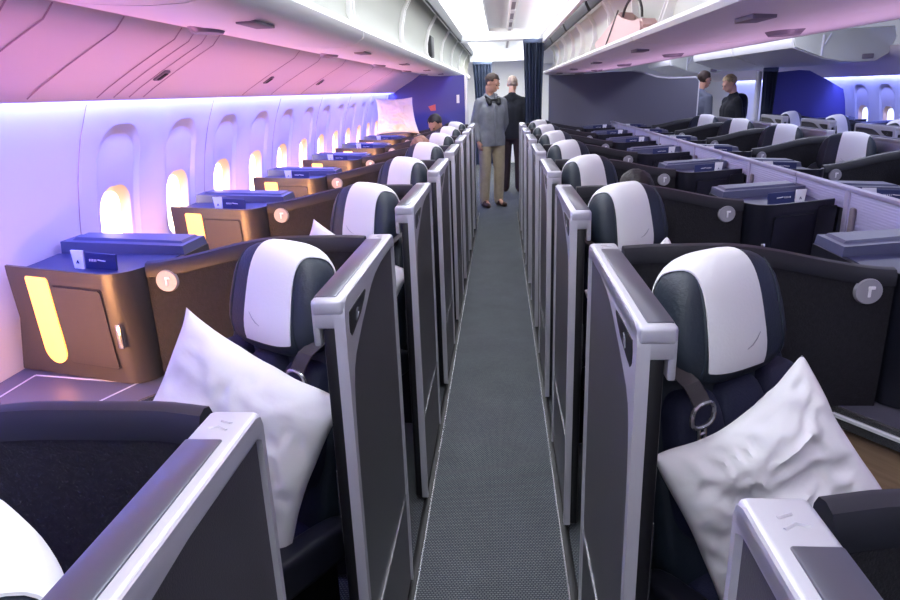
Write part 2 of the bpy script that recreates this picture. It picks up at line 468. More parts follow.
def make_pillow(name, c4, thick, seed, dent=None, n=44, grow=1.05, pull=(.09, .09), rnd=0., wk=1.):
    """soft pillow through four corner points"""
    A, Bc, C, D = [Vector(p) for p in c4]
    cen = (A + Bc + C + D) / 4
    A, Bc, C, D = [cen + (p - cen) * grow for p in (A, Bc, C, D)]
    nrm = ((Bc - A).cross(D - A) + (Bc - C).cross(D - C) * -1).normalized()
    if nrm.y > 0: nrm = -nrm
    mb = MB(); off = Vector((seed * 7.3, seed * 2.1, seed * 4.7))
    grids = []
    for side in (1, -1):
        g = []
        for j in range(n + 1):
            row = []
            for i in range(n + 1):
                a, b = i / n, j / n
                x, y = 2 * a - 1, 2 * b - 1
                aa = .5 + x / 2 * (1 - .09 * (1 - y * y)) * (1 - rnd * abs(x * y) ** 5); bb = .5 + y / 2 * (1 - (pull[0] if y < 0 else pull[1]) * (1 - x * x)) * (1 - rnd * abs(x * y) ** 5)
                p = A.lerp(Bc, aa).lerp(D.lerp(C, aa), bb)
                e = max(0, (1 - abs(x) ** 2.2)) * max(0, (1 - abs(y) ** 2.2))
                th = thick * e ** .5
                q = Vector((a * 3.2, b * 3.2, side * .6)) + off
                wr = noise.noise(q * 1.1) * .022 + abs(noise.noise(q * 2.3 + Vector((noise.noise(q) * 2, 0, 0)))) * -.030 + noise.noise(q * 5.) * .005
                ed = noise.noise(Vector((a * 5, b * 5, 3)) + off) * .014 * (1 - e ** .5)
                h = side * (th + wk * wr * min(1, e * 3)) + ed
                if dent and side > 0:
                    for (da, db, dirx, diry, w, dep) in dent:
                        dd = (a - da) * diry - (b - db) * dirx; al = (a - da) * dirx + (b - db) * diry
                        h -= dep * math.exp(-(dd / w) ** 2) * math.exp(-(al / .33) ** 2) * min(1, e * 2)
                row.append(mb.bm.verts.new(p + nrm * h))
            g.append(row)
        grids.append(g)
    for k, g in enumerate(grids):
        for j in range(n):
            for i in range(n):
                mb.bm.faces.new((g[j][i], g[j][i + 1], g[j + 1][i + 1], g[j + 1][i]))
    bmesh.ops.remove_doubles(mb.bm, verts=mb.bm.verts[:], dist=.0012)
    o = obj(name, mb, 'pillow', None, angle=80)
    return o

def make_card(s):
    """navy booklet standing in the console tray"""
    P = lambda u, v, z: (s * (u + .055), v - .045, z)
    t = thing('navy_booklet')
    obj('cover', fill_bm([P(.80, .115, 1.069), P(.915, .145, 1.069), P(.915, .152, 1.118), P(.80, .122, 1.115)], (0, .008, 0)), 'navy', t)
    mb = MB().tube([P(.835, .1215, 1.096), P(.850, .1255, 1.097), P(.862, .1285, 1.099)], .0018, 5)
    for k in range(5): 
        u = .868 + k * .006
        mb.tube([P(u, .127 + (u - .868) * .26, 1.094), P(u, .128 + (u - .868) * .26, 1.101)], .0013, 5)
    obj('printed_mark', mb, 'white', t)
    w = thing('white_leaflet')
    obj('sheet', fill_bm([P(.915, .135, 1.069), P(.955, .150, 1.069), P(.965, .158, 1.124), P(.918, .146, 1.124)], (0, .006, 0)), 'white', w)
    obj('printed_mark', MB().tube([P(.932, .1395, 1.086), P(.936, .142, 1.095), P(.941, .1435, 1.086)], .0016, 5), 'navy', w)
    return t, w

def make_divider():
    t = thing('centre_divider')
    obj('ribbed_panel', MB().box((-.010, -.60, .74), (.010, -.03, 1.135), .004), 'divider', t)
    obj('post', MB().box((-.016, -.035, .74), (.016, .0, 1.145), .005), 'divtrim', t)
    obj('top_rail', MB().box((-.016, -.60, 1.13), (.016, .455, 1.148), .004), 'divtrim', t)
    obj('rear_panel', MB().box((-.008, .0, 1.06), (.008, .455, 1.132), .003), 'divider', t)
    obj('pull_handle', MB().box((-.026, -.10, .90), (-.010, -.07, 1.08), .008), 'vent', t)
    return t

# ------------------------------------------------------------------ lay out the suites
LX, RX = -.305, .222
CX, WX = 2 * XC - RX, 2 * XC - LX
LAMPW = 4.6
WL, WCEN = 1.20, XC - RX - .02
SIDES = {
    'L': dict(s=-1, x=LX, y0=.72, rows=range(0, 8), W=WL, side='left of the aisle', col='left window column', lit=True, mb='console'),
    'R': dict(s=1, x=RX, y0=.56, rows=range(0, 8), W=WCEN, side='right of the aisle', col='near centre column', lit=False, mb='consolenavy'),
    'C': dict(s=-1, x=CX, y0=.56, rows=range(1, 8), W=WCEN, side='beyond the centre divider', col='far centre column', lit=False, mb='consolenavy'),
    'W': dict(s=1, x=WX, y0=.72, rows=range(4, 8), W=WL, side='by the far right wall', col='far right window column', lit=False, mb='consolenavy'),
}
protos = {}
shell_p = {s: make_shell(s) for s in (-1, 1)}
seat_p = {s: make_seat(s) for s in (-1, 1)}
card_p = {s: make_card(s) for s in (-1, 1)}
used = set()
def place(proto, key, loc):
    if key in used: return dup(proto, loc)
    used.add(key); proto.location = loc; return proto
for k, c in SIDES.items():
    con = make_console(c['s'], c['W'], c['lit'], c['mb'])
    for n, i in enumerate(c['rows']):
        s = c['s']; loc = (c['x'], c['y0'] + PITCH * i - (.008 if k == 'R' and i == 0 else 0), 0); w = f"{ORD[n]} from camera {c['side']}"
        tag(place(shell_p[s], ('sh', s), loc), f"dark suite shell with silver-framed sliding door, {w}", 'suite', 'seat suites')
        tag(place(seat_p[s], ('se', s), (loc[0] + (.035 if k == 'L' and i == 0 else 0), loc[1] - (.032 if k == 'L' and i == 0 else 0), 0)), f"dark armchair with white headrest cover, {w}", 'seat', 'suite armchairs')
        what = 'cabinet with lit amber strip' if c['lit'] else 'dark cabinet with side table'
        tag(place(con, ('c', k), loc), f"{what}, {w}", 'cabinet', 'side consoles')
        if c['lit']:
            l = bpy.data.lights.new('rear_lamp', 'AREA'); l.shape = 'RECTANGLE'; l.size = .30; l.size_y = .05; l.energy = LAMPW; l.color = (1, .46, .17); l.spread = math.radians(105)
            lo = bpy.data.objects.new('rear_lamp', l); COL.objects.link(lo)
            lo.location = (c['x'] + s * .97, loc[1] + .47, .90); lo.rotation_euler = (math.radians(90), 0, math.radians(-14))
        if i >= 1 and not (k == 'L' and i == 7):
            a, b = card_p[s]
            tag(place(a, ('a', s), loc), f"navy booklet in a cabinet tray, {w}", 'booklet', 'booklets in console trays')
            tag(place(b, ('b', s), loc), f"white leaflet in a cabinet tray, {w}", 'leaflet', 'leaflets in console trays')
dv = make_divider()
for n, i in enumerate(range(1, 8)):
    d = dv if n == 0 else dup(dv, (0, 0, 0))
    d.location = (XC, .56 + PITCH * i, 0)
    tag(d, f"lilac ribbed privacy divider between paired centre seats, {ORD[n]} from camera", 'divider', 'centre dividers')

# pillows
PL = [(-.695, 1.35, 1.090), (-.350, 1.25, .925), (-.485, 1.20, .590), (-.866, 1.25, .749)]
PR = [(.279, 1.10, .897), (.561, 1.20, 1.050), (.70, 1.08, .800), (.434, 1.08, .562)]
p1 = make_pillow('pillow', PL, .075, 1, dent=[(.55, .45, .8, .6, .07, .010)], wk=.5, grow=1.08)
tag(p1, 'white pillow propped on the first seat seen whole left of the aisle', 'pillow', 'pillows on the left seats')
p2 = make_pillow('pillow', PR, .075, 4, dent=[(.40, .55, .55, .83, .05, .035), (.62, .5, .9, .4, .05, .02)], pull=(.26, .06), rnd=.07, grow=1.09)
tag(p2, 'crumpled white pillow on the seat nearest right of the aisle', 'pillow', 'pillows on the right seats')
for base, side in ((p1, 'left'), (p2, 'right')):
    for i in (1, 2, 3, 4, 5):
        if side == 'right' and i in (2,): continue
        if side == 'left' and i in (4,): continue
        q = base.copy(); COL.objects.link(q); q.location.y += PITCH * i
        q['label'] = f"white pillow on the {ORD[i + 1]} seat from camera {side} of the aisle"
pf = make_pillow('pillow', [(-1.30, 7.20, 1.50), (-.93, 7.20, 1.50), (-.87, 7.17, 1.150), (-1.30, 7.17, 1.150)], .06, 9)
tag(pf, 'large white pillow standing on the far left cabinet near the blue-lit bulkhead', 'pillow')

# ------------------------------------------------------------------ cabin shell
Y0, Y1 = -2.6, 15.
XL = -1.5
mirror = lambda x: 2 * XC - x
def sheet(prof, y0, y1, n=1, thick=.02, sgn=1):
    """extrude an x-z profile along y with thickness"""
    a = [Vector((x, 0, z)) for x, z in prof]; nr = []
    for i, p in enumerate(a):
        t = (a[min(i + 1, len(a) - 1)] - a[max(i - 1, 0)]).normalized()
        nr.append(Vector((t.z, 0, -t.x)) * sgn * thick)
    lp = [p for p in a] + [p + d for p, d in reversed(list(zip(a, nr)))]
    return MB().loft([[Vector((p.x, y, p.z)) for p in lp] for y in (y0, y1)])

struct('floor', MB().box((-1.6, Y0, -.05), (4.3, Y1, 0)), 'carpet')
struct('trim_1', MB().box((LX - .012, Y0, 0), (LX + .016, YB, .012), .003), 'edge')
struct('trim_2', MB().box((LX + .016, Y0, 0), (LX + .021, YB, .014)), 'chrome')
struct('trim_3', MB().box((RX - .016, Y0, 0), (RX + .012, YB, .012), .003), 'edge')
struct('trim_4', MB().box((RX - .021, Y0, 0), (RX - .016, YB, .014)), 'chrome')

WALL = [(-1.53, 0), (-1.56, .5), (-1.555, .8), (-1.54, 1.0), (-1.525, 1.15), (-1.50, 1.30), (-1.465, 1.43), (-1.42, 1.54), (-1.39, 1.62)]
def wall_x(z):
    for (x0, z0), (x1, z1) in zip(WALL, WALL[1:]):
        if z0 <= z <= z1: return x0 + (x1 - x0) * (z - z0) / (z1 - z0)
    return WALL[-1][0]
UPPER = [(-1.345, 1.56), (-1.335, 1.572), (-1.29, 1.602), (-1.20, 1.655), (-1.10, 1.71), (-1.04, 1.742), (-1.01, 1.775), (-1.0, 1.83)]
mir = lambda pr: [(mirror(x), z) for x, z in pr]

WY = [2.53 + .53 * k for k in range(12)]
def arch(yc, hw, z0, z1, r, off, n=8):
    pts = [(yc - hw, z0 + r + (z1 - z0 - 2 * r) * k / 8) for k in range(9)]
    for k in range(1, n): a = PI - PI / 2 * k / n; pts.append((yc - hw + r + r * math.cos(a), z1 - r + r * math.sin(a)))
    pts += [(yc - hw + r, z1), (yc + hw - r, z1)]
    for k in range(1, n): a = PI / 2 - PI / 2 * k / n; pts.append((yc + hw - r + r * math.cos(a), z1 - r + r * math.sin(a)))
    pts += [(yc + hw, z1 - r)] + [(yc + hw, z1 - r - (z1 - z0 - 2 * r) * k / 8) for k in range(1, 9)]
    for k in range(1, n): a = -PI / 2 * k / n; pts.append((yc + hw - r + r * math.cos(a), z0 + r + r * math.sin(a)))
    pts += [(yc + hw - r, z0), (yc - hw + r, z0)]
    for k in range(1, n): a = -PI / 2 - PI / 2 * k / n; pts.append((yc - hw + r + r * math.cos(a), z0 + r + r * math.sin(a)))
    return [(wall_x(z) + off, y, z) for y, z in pts]

# left wall: a grid with true openings where the windows are
def wall_mesh(windows, y0, y1, mirr=False):
    bm = bmesh.new()
    zs = [z for _, z in WALL]
    HW, Z0, Z1, R = .155, .88, 1.475, .12
    fx = (lambda x: mirror(x)) if mirr else (lambda x: x)
    ys = [y0] + [y for w in windows for y in (w - .265, w + .265)] + [y1]
    def strip(a, b):
        if b - a < 1e-4: return
        for z_0, z_1 in zip(zs, zs[1:]):
            bm.faces.new([bm.verts.new((fx(wall_x(z)), y, z)) for y, z in ((a, z_0), (b, z_0), (b, z_1), (a, z_1))])
    strip(y0, windows[0] - .265); strip(windows[-1] + .265, y1)
    for w in windows:
        loop = arch(w, HW, Z0, Z1, R, 0)
        n = len(loop)
        outer = []
        for (x, y, z) in loop:                       # project outwards onto the cell's border
            dy, dz = y - w, z - 1.18
            k = min((.265 / abs(dy)) if abs(dy) > 1e-6 else 1e9, ((1.54 - 1.18) / dz) if dz > 1e-6 else 1e9, ((1.18 - .8) / -dz) if dz < -1e-6 else 1e9)
            outer.append((w + dy * k, 1.18 + dz * k))
        corners = [(w - .265, 1.54), (w + .265, 1.54), (w + .265, .8), (w - .265, .8)]
        A = [bm.verts.new((fx(x), y, z)) for x, y, z in loop]
        for i in range(n):
            j = (i + 1) % n
            (ya, za), (yb, zb) = outer[i], outer[j]
            poly = [A[i], A[j], bm.verts.new((fx(wall_x(zb)), yb, zb))]
            # insert the cell corner when the border turns
            on = lambda y, z: (abs(abs(y - w) - .265) < 1e-5, abs(z - 1.54) < 1e-5 or abs(z - .8) < 1e-5)
            if on(ya, za)[0] != on(yb, zb)[0]:
                cy = w + math.copysign(.265, (ya + yb) / 2 - w); czz = 1.54 if (za + zb) / 2 > 1.18 else .8
                if (abs(cy - ya) + abs(czz - za)) > 1e-5 and (abs(cy - yb) + abs(czz - zb)) > 1e-5:
                    poly.append(bm.verts.new((fx(wall_x(czz)), cy, czz)))
            poly.append(bm.verts.new((fx(wall_x(za)), ya, za)))
            try: bm.faces.new(poly)
            except ValueError: pass
        for z_0, z_1 in zip(zs, zs[1:]):
            if z_1 <= .8 + 1e-6 or z_0 >= 1.54 - 1e-6:
                bm.faces.new([bm.verts.new((fx(wall_x(z)), y, z)) for y, z in ((w - .265, z_0), (w + .265, z_0), (w + .265, z_1), (w - .265, z_1))])
    bmesh.ops.remove_doubles(bm, verts=bm.verts[:], dist=.0005)
    return bm

def make_window(n, yc, mirr=False):
    fx = (lambda p: (mirror(p[0]), p[1], p[2])) if mirr else (lambda p: p)
    L0 = arch(yc, .155, .88, 1.475, .12, 0); L1 = arch(yc, .130, .915, 1.440, .105, -.013); 
    P0 = arch(yc, .110, .935, 1.240, .085, -.014); P1 = arch(yc, .092, .955, 1.215, .075, -.05)
    w = struct(f'window_{n}', MB().loft([[fx(p) for p in L0], [fx(p) for p in L1]], cap=False), 'wall')
    # recessed face around the pane
    mb = MB(); A = [mb.bm.verts.new(fx(p)) for p in L1]; B = [mb.bm.verts.new(fx(p)) for p in P0]
    for i in range(len(A)):
        j = (i + 1) % len(A); mb.bm.faces.new((A[i], A[j], B[j], B[i]))
    obj('window_surround', mb, 'shade', w)
    obj('window_frame', MB().loft([[fx(p) for p in P0], [fx(p) for p in P1]], cap=False), 'reveal', w)
    mb = MB(); mb.bm.faces.new([mb.bm.verts.new(fx(p)) for p in P1])
    if not mirr:
        obj('pane', mb, 'pane', w, label='window pane bright with daylight')
    else:
        obj('pane', mb, 'paner', w, label='window pane bright with daylight')
    return w
M['paner'] = emit('window_daylight_right', (190, 200, 255), 1.6)

struct('wall_left', wall_mesh(WY, Y0, Y1), 'wall')
for n, y in enumerate(WY): make_window(n + 1, y)
WYR = [5.71, 6.24, 6.77, 7.30, 7.83, 8.36]
struct('wall_right', wall_mesh(WYR, Y0, Y1, True), 'wall')
for n, y in enumerate(WYR): make_window(20 + n, y, True)
# sidewall panel joints
tn = 5
for y in [2.265 + 1.06 * k for k in range(7)]:
    loops = [[(wall_x(z) + .0005, y - .002, z), (wall_x(z) + .003, y, z), (wall_x(z) + .0005, y + .002, z)] for z in [.7 + .85 * i / 16 for i in range(17)]]
    struct(f'trim_{tn}', MB().loft(loops), 'seam'); tn += 1
# upper panels with their joints
struct('wall_left_upper', sheet(UPPER, Y0, Y1, thick=.012, sgn=-1), 'upper')
struct('wall_right_upper', sheet(mir(UPPER), Y0, Y1, thick=.012, sgn=1), 'upper')
def panel_line(y, wid=.003, m='seam'):
    global tn
    lp = []
    for x, z in UPPER[1:-1]:
        lp.append([(x + .001, y - wid, z - .0015), (x + .002, y - wid * .3, z - .0035), (x + .002, y + wid * .3, z - .0035), (x + .001, y + wid, z - .0015)])
    struct(f'trim_{tn}', MB().loft(lp), m); tn += 1
for y in (1.42, 1.56, 1.86, 2.20, 2.30, 2.40, 2.50, 3.5, 3.95, 4.56, 5.6, 6.6): panel_line(y)
for k, (y, x, z) in enumerate([(2.44, -1.22, 1.642), (3.6, -1.22, 1.642), (4.65, -1.22, 1.642)]):
    o = thing('panel_latch', (x, y, z))
    o.rotation_euler = (0, math.radians(-30), 0)
    obj('bezel', MB().box((-.03, -.02, -.006), (.03, .02, .004), .003), 'vent', o)
    obj('slot', MB().box((-.02, -.012, -.009), (.02, .012, -.004), .002), 'dark', o)
    tag(o, f"small grey latch on the curved left upper panel, {ORD[k]} from the camera", 'latch', 'latches on the upper panel')

# ceiling
CEIL = [(-.50, 2.20), (-.40, 2.235), (-.2, 2.262), (-.04, 2.27), (.15, 2.262), (.38, 2.235), (.52, 2.17)]
struct('ceiling', sheet(CEIL, Y0, Y1, thick=.02, sgn=-1), 'ceil')
struct('ceiling_right', sheet(mir(CEIL), Y0, Y1, thick=.02, sgn=1), 'ceil')
struct('ceiling_valance_left', MB().loft([[(x, y, z) for x, z in ((-.52, 2.165), (-.455, 2.185), (-.455, 2.25), (-1.2, 2.3), (-1.6, 2.3), (-1.6, 2.28), (-1.0, 2.2))] for y in (Y0, Y1)]), 'bin')
struct('ceiling_middle', MB().loft([[(x, y, z) for x, z in ((.52, 2.08), (.60, 2.05), (2.1, 2.05), (2.18, 2.08), (2.18, 2.25), (.52, 2.25))] for y in (Y0, Y1)]), 'bin')
struct('ceiling_valance_right', MB().loft([[(mirror(x), y, z) for x, z in ((-.52, 2.165), (-.455, 2.185), (-.455, 2.25), (-1.2, 2.3), (-1.6, 2.3), (-1.6, 2.28), (-1.0, 2.2))] for y in (Y0, Y1)]), 'bin')
struct('wall_rear', MB().box((-1.7, Y0 - .05, -.05), (4.4, Y0, 2.4)), 'ceil')
struct('wall_far', MB().box((-1.7, Y1, -.05), (4.4, Y1 + .05, 2.4)), 'ceil')

# ceiling rail with fittings
rl = thing('ceiling_rail', (.125, 0, 2.25))
obj('channel', MB().box((-.035, Y0, -.014), (.035, YB + 4, .010), .004), 'bin', rl)
obj('slot', MB().box((-.020, Y0, -.017), (.014, YB + 4, -.010)), 'vent', rl)
for k in range(10): obj('fitting', MB().box((-.024, 2.2 + k * .85, -.024), (.02, 2.45 + k * .85, -.012), .004), 'trim', rl)
tag(rl, 'long narrow rail with fittings running down the white aisle ceiling', 'rail')
for k, (y, z) in enumerate(((YB, 2.13), (12.2, 2.03))):
    h = thing('curtain_header', (0, y, z))
    obj('beam', MB().box((-.52, -.05, 0), (.56, .05, .16 + (2.13 - z)), .01), 'ceil', h)
    obj('track', MB().box((-.50, -.012, -.012), (.54, .012, .0)), 'trim', h)
    tag(h, ['white curtain header across the aisle ceiling, nearer one above the bulkhead', 'white curtain header across the aisle ceiling, farther one past the bulkhead'][k], 'header')
# ceiling wash lamps
cl = []
M['wash'] = emit('ceiling_lamp', (250, 252, 255), 2.2)
for k in range(7):
    y = -1.9 + k * 1.75
    o = thing('ceiling_light', (-.25, y, 2.251))
    o.rotation_euler = (0, math.radians(8), 0)
    obj('housing', MB().box((-.13, -.86, -.006), (.13, .86, .002), .002), 'ceil', o)
    obj('diffuser', MB().box((-.115, -.84, -.010), (.115, .84, -.005), .002), 'wash', o, label='bright white lamp diffuser')
    tag(o, f"bright flush ceiling lamp over the aisle, {ORD[max(0, k)]} of the row from behind the camera", 'ceiling light', 'aisle ceiling lamps')

# ------------------------------------------------------------------ overhead bins
BL = 1.5
def lbin(y0, label, darkbox=False):
    t = thing('overhead_bin', (0, y0, 0)); e = .006
    under = [(-1.0, 1.775), (-.86, 1.752), (-.74, 1.745), (-.66, 1.747), (-.61, 1.757), (-.578, 1.778), (-.568, 1.805), (-.575, 1.826), (-.60, 1.832)]
    th = under + [(-.62, 1.815), (-.70, 1.80), (-1.0, 1.80)]
    obj('bin_shelf', MB().loft([[(x, y, z) for x, z in th] for y in (e, BL - e)]), 'bin', t)
    back = [(-.615, 1.80), (-.618, 1.84), (-.632, 1.875), (-.630, 1.95), (-.605, 2.05), (-.555, 2.135), (-.53, 2.17), (-1.0, 2.17), (-1.0, 1.80)]
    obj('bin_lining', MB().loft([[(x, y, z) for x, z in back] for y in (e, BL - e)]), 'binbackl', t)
    dv = [(-.70, 1.80), (-.590, 1.83), (-.605, 1.855), (-.612, 1.88), (-.610, 1.95), (-.587, 2.05), (-.54, 2.13), (-.512, 2.17), (-.70, 2.17)]
    for yy in (.03, BL - .03):
        obj('divider', MB().loft([[(x, yy - .010, z) for x, z in dv], [(x, yy + .010, z) for x, z in dv]]), 'bin', t)
    obj('raised_door', MB().loft([[(x, y, z) for x, z in ((-.505, 2.165), (-.485, 2.125), (-.470, 2.13), (-.448, 2.195), (-.50, 2.20))] for y in (.0, BL)]), 'dark', t)
    # passenger service fittings on the underside
    v = obj('vent_grille', MB().box((-.70, .38, 1.741), (-.645, .54, 1.750), .002), 'vent', t, label='grey square grille')
    b = bmesh.new(); bmesh.ops.create_cone(b, cap_ends=True, segments=24, radius1=.04, radius2=.05, depth=.016)
    obj('air_nozzle', MB().add(b, Matrix.Translation((-.88, .62, 1.750)) @ Matrix.Diagonal((1, 1.7, 1, 1))), 'vent', t, label='oval grey nozzle')
    if darkbox: obj('stowed_unit', MB().box((-.66, .10, 1.845), (-.585, .34, 2.02), .01), 'dark', t)
    tag(t, label, 'overhead bin', 'overhead bins on the left')
    return t
b0 = lbin(-1.5, 'open overhead bin on the left, first of its row from behind the camera')
for k in range(1, 10):
    y = -1.5 + BL * k - .03
    if k == 5:
        lbin(y, 'open overhead bin on the left, with a dark unit in it', True); continue
    d = dup(b0, (0, y, 0)); d['label'] = f"open overhead bin on the left, {ORD[k]} of its row from behind the camera"

def cbin(y0, label):
    t = thing('overhead_bin', (0, y0, 0)); e = .006
    under = [(.545, 1.742), (.555, 1.728), (.60, 1.716), (.75, 1.706), (.95, 1.706), (1.15, 1.716), (1.35, 1.735), (1.6, 1.768), (1.85, 1.815), (2.02, 1.85), (2.07, 1.875)]
    th = under + [(2.07, 1.895), (1.35, 1.80), (.60, 1.752), (.552, 1.756)]
    obj('bin_shelf', MB().loft([[(x, y, z) for x, z in th] for y in (e, BL - e)]), 'bin', t)
    back = [(.62, 1.75), (.70, 1.80), (.715, 1.88), (.70, 1.98), (.66, 2.05), (1.9, 2.05), (1.9, 1.85), (1.35, 1.79)]
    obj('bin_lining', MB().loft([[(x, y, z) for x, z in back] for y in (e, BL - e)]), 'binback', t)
    dv = [(.74, 1.76), (.62, 1.765), (.66, 1.80), (.685, 1.88), (.675, 1.98), (.63, 2.05), (.74, 2.05)]
    for yy in (.03, BL - .03, BL / 2):
        obj('divider', MB().loft([[(x, yy - .010, z) for x, z in dv], [(x, yy + .010, z) for x, z in dv]]), 'bin', t)
    obj('raised_door', MB().loft([[(x, y, z) for x, z in ((.60, 2.05), (.565, 2.0), (.55, 2.0), (.53, 2.04), (.53, 2.06))] for y in (.0, BL * .93)]), 'dark', t)
    obj('vent_grille', MB().box((.64, .36, 1.701), (.70, .50, 1.716), .002), 'vent', t, label='grey square grille')
    b = bmesh.new(); bmesh.ops.create_cone(b, cap_ends=True, segments=24, radius1=.045, radius2=.06, depth=.020)
    obj('air_nozzle', MB().add(b, Matrix.Translation((.95, .95, 1.702)) @ Matrix.Diagonal((1, 1.6, 1, 1))), 'vent', t, label='oval grey nozzle')
    tag(t, label, 'overhead bin', 'overhead bins over the centre')
    return t
c0 = cbin(-1.5, 'open centre overhead bin with pale underside, first of its row from behind the camera')
for k in range(1, 7):
    d = dup(c0, (0, -1.5 + BL * k, 0)); d['label'] = f"open centre overhead bin with pale underside, {ORD[k]} of its row from behind the camera"

# far right bins: pivoting buckets hanging open
def rbucket(y0, ln, label):
    t = thing('overhead_bin', (0, y0, 0))
    pr = [(2.81, 1.98), (2.80, 1.90), (2.815, 1.845), (2.93, 1.80), (3.10, 1.735), (3.265, 1.702), (3.45, 1.692), (3.60, 1.70), (3.70, 1.76), (3.75, 1.90), (3.72, 2.0)]
    obj('bucket', MB().loft([[(x, y, z) for x, z in pr] for y in (.03, ln)]), 'bin', t)
    obj('end_panel', MB().loft([[(x, y, z) for x, z in [(2.82 + (x - 2.80) * .98, z + .006) for x, z in pr]] for y in (.0, .03)]), 'binback', t)
    mb = MB().tube([(3.08, -.004, 1.76), (3.085, -.004, 1.95)], .012, 8).tube([(3.10, -.004, 1.86), (3.15, -.004, 1.96)], .008, 8)
    obj('pivot_arm', mb, 'trim', t)
    obj('latch', MB().box((3.46, -.02, 1.72), (3.56, .004, 1.765), .006), 'vent', t)
    tag(t, label, 'overhead bin', 'overhead bins on the far right')
    return t
rbucket(7.0, 1.7, 'hanging white overhead bucket on the far right, nearest of the three')
rbucket(8.72, 1.7, 'hanging white overhead bucket on the far right, middle of the three')
rbucket(11.8, 1.7, 'hanging white overhead bucket on the far right, farthest behind the bulkhead')

# handbag on the centre bin's lip
hb = thing('handbag', (.635, 3.75, 1.757))
bd = [(.76, .030), (.72, .066), (.48, .072), (.20, .105), (-.10, .150), (-.20, .098), (-.45, .074), (-.66, .066), (-.70, .03), (-.68, .004), (.10, .004), (.64, .004)]
mb = MB().loft([[(-.040, y, z) for y, z in bd], [(.045, y * .97, z * .96) for y, z in bd]])
bmesh.ops.bevel(mb.bm, geom=mb.bm.edges[:], offset=.012, segments=2, affect='EDGES')
obj('bag_body', mb, 'bag', hb)
obj('edge_piping', MB().tube([(-.042, .26, .012), (-.043, .10, .07), (-.040, -.10, .152)], .004, 6), 'bagk', hb, label='dark edge of the bag flap')
hl = [(-.03, -.16 - .50 * (1 - math.cos(a)) / 2, .07 + .105 * math.sin(a)) for a in [PI * k / 16 for k in range(17)]]
obj('handle', MB().tube(hl, .006, 8), 'bagk', hb, label='looped dark handle')
tag(hb, 'pale pink handbag with looped handle lying in the open centre bin', 'handbag')

# ------------------------------------------------------------------ bulkheads, curtains
def slab(poly, y, th=.04): return MB().loft([[(x, y, z) for x, z in poly], [(x, y + th, z) for x, z in poly]])
bp = [(-1.5, 0), (-.44, 0), (-.44, 1.745), (-.66, 1.742), (-.74, 1.74), (-.86, 1.747), (-1.0, 1.768), (-1.10, 1.70), (-1.20, 1.645), (-1.29, 1.592), (-1.335, 1.56), (-1.41, 1.54), (-1.44, 1.43), (-1.475, 1.30), (-1.5, 1.1)]
struct('wall_bulkhead_left', slab(bp, YB), 'blueb')
struct('trim_%d' % tn, MB().box((-.445, YB - .02, 0), (-.405, YB + .06, 1.745), .006), 'trim'); tn += 1
pl = thing('wall_placard', (-.53, YB - .006, 1.46)); obj('plate', MB().box((-.018, -.004, -.05), (.018, .006, .05), .003), 'white', pl)
tag(pl, 'small white placard on the left blue-lit bulkhead near the aisle', 'placard')
oc = thing('orange_tag', (-.86, YB - .004, 1.36)); obj('tag_face', fill_bm([(-.05, 0, .02), (-.02, 0, -.035), (.045, 0, -.03), (.04, 0, .045)], (0, .004, 0)), 'orange', oc)
tag(oc, 'small orange tag on the blue-lit bulkhead above a dark-haired head', 'tag')
gp = [(.60, 0), (2.40, 0), (2.40, 1.57), (2.385, 1.60), (2.36, 1.61), (2.05, 1.612), (1.90, 1.63), (1.72, 1.69), (1.58, 1.715), (1.35, 1.715), (.95, 1.70), (.75, 1.70), (.60, 1.71)]
struct('wall_bulkhead_centre', slab(gp, YB - .1), 'greyb')
struct('trim_%d' % tn, MB().tube([(2.40, YB - .09, 0), (2.40, YB - .09, 1.57), (2.36, YB - .09, 1.614), (2.05, YB - .09, 1.616), (1.90, YB - .09, 1.634), (1.72, YB - .09, 1.694), (1.60, YB - .09, 1.716)], .012, 8), 'trim'); tn += 1
rb = [(3.30, 0), (4.19, 0), (4.21, 1.1), (4.175, 1.30), (4.14, 1.42), (3.95, 1.53), (3.72, 1.65), (3.60, 1.66), (3.30, 1.64)]
struct('wall_bulkhead_right', slab(rb, YB), 'blueb')
struct('trim_%d' % tn, MB().box((3.12, YB - .02, 0), (3.165, YB + .06, 1.66), .006), 'trim'); tn += 1

def curtain(x0, x1, y, z0, z1, n, label, amp=.03):
    t = thing('curtain', (0, y, 0))
    mb = MB(); N = n * 8; rows = []
    for k in range(13):
        z = z1 + (z0 - z1) * k / 12
        sq = 1 - .22 * math.sin(PI * min(1, k / 12 * 1.1)) 
        row = []
        for i in range(N + 1):
            a = i / N
            x = (x0 + x1) / 2 + (a - .5) * (x1 - x0) * sq
            row.append(mb.bm.verts.new((x, amp * math.sin(2 * PI * a * n) + amp * .4 * math.sin(2 * PI * a * n * .5 + k * .15), z)))
        rows.append(row)
    for a, b in zip(rows, rows[1:]):
        for i in range(N): mb.bm.faces.new((a[i], a[i + 1], b[i + 1], b[i]))
    bmesh.ops.solidify(mb.bm, geom=mb.bm.faces[:], thickness=.004)
    obj('drape', mb, 'curtain', t)
    obj('heading', MB().box((x0, -.03, z1 - .01), (x1, .03, z1 + .04), .01), 'curtain', t)
    return tag(t, label, 'curtain')
curtain(.285, .545, YB - .06, .05, 2.09, 6, 'dark blue pleated curtain gathered right of the aisle at the bulkhead')
curtain(-.46, -.13, 11.9, .3, 1.98, 6, 'dark blue curtain gathered left of the aisle behind the standing man')
curtain(3.165, 3.33, YB - .05, .1, 1.66, 4, 'slate curtain beside the right blue-lit bulkhead')

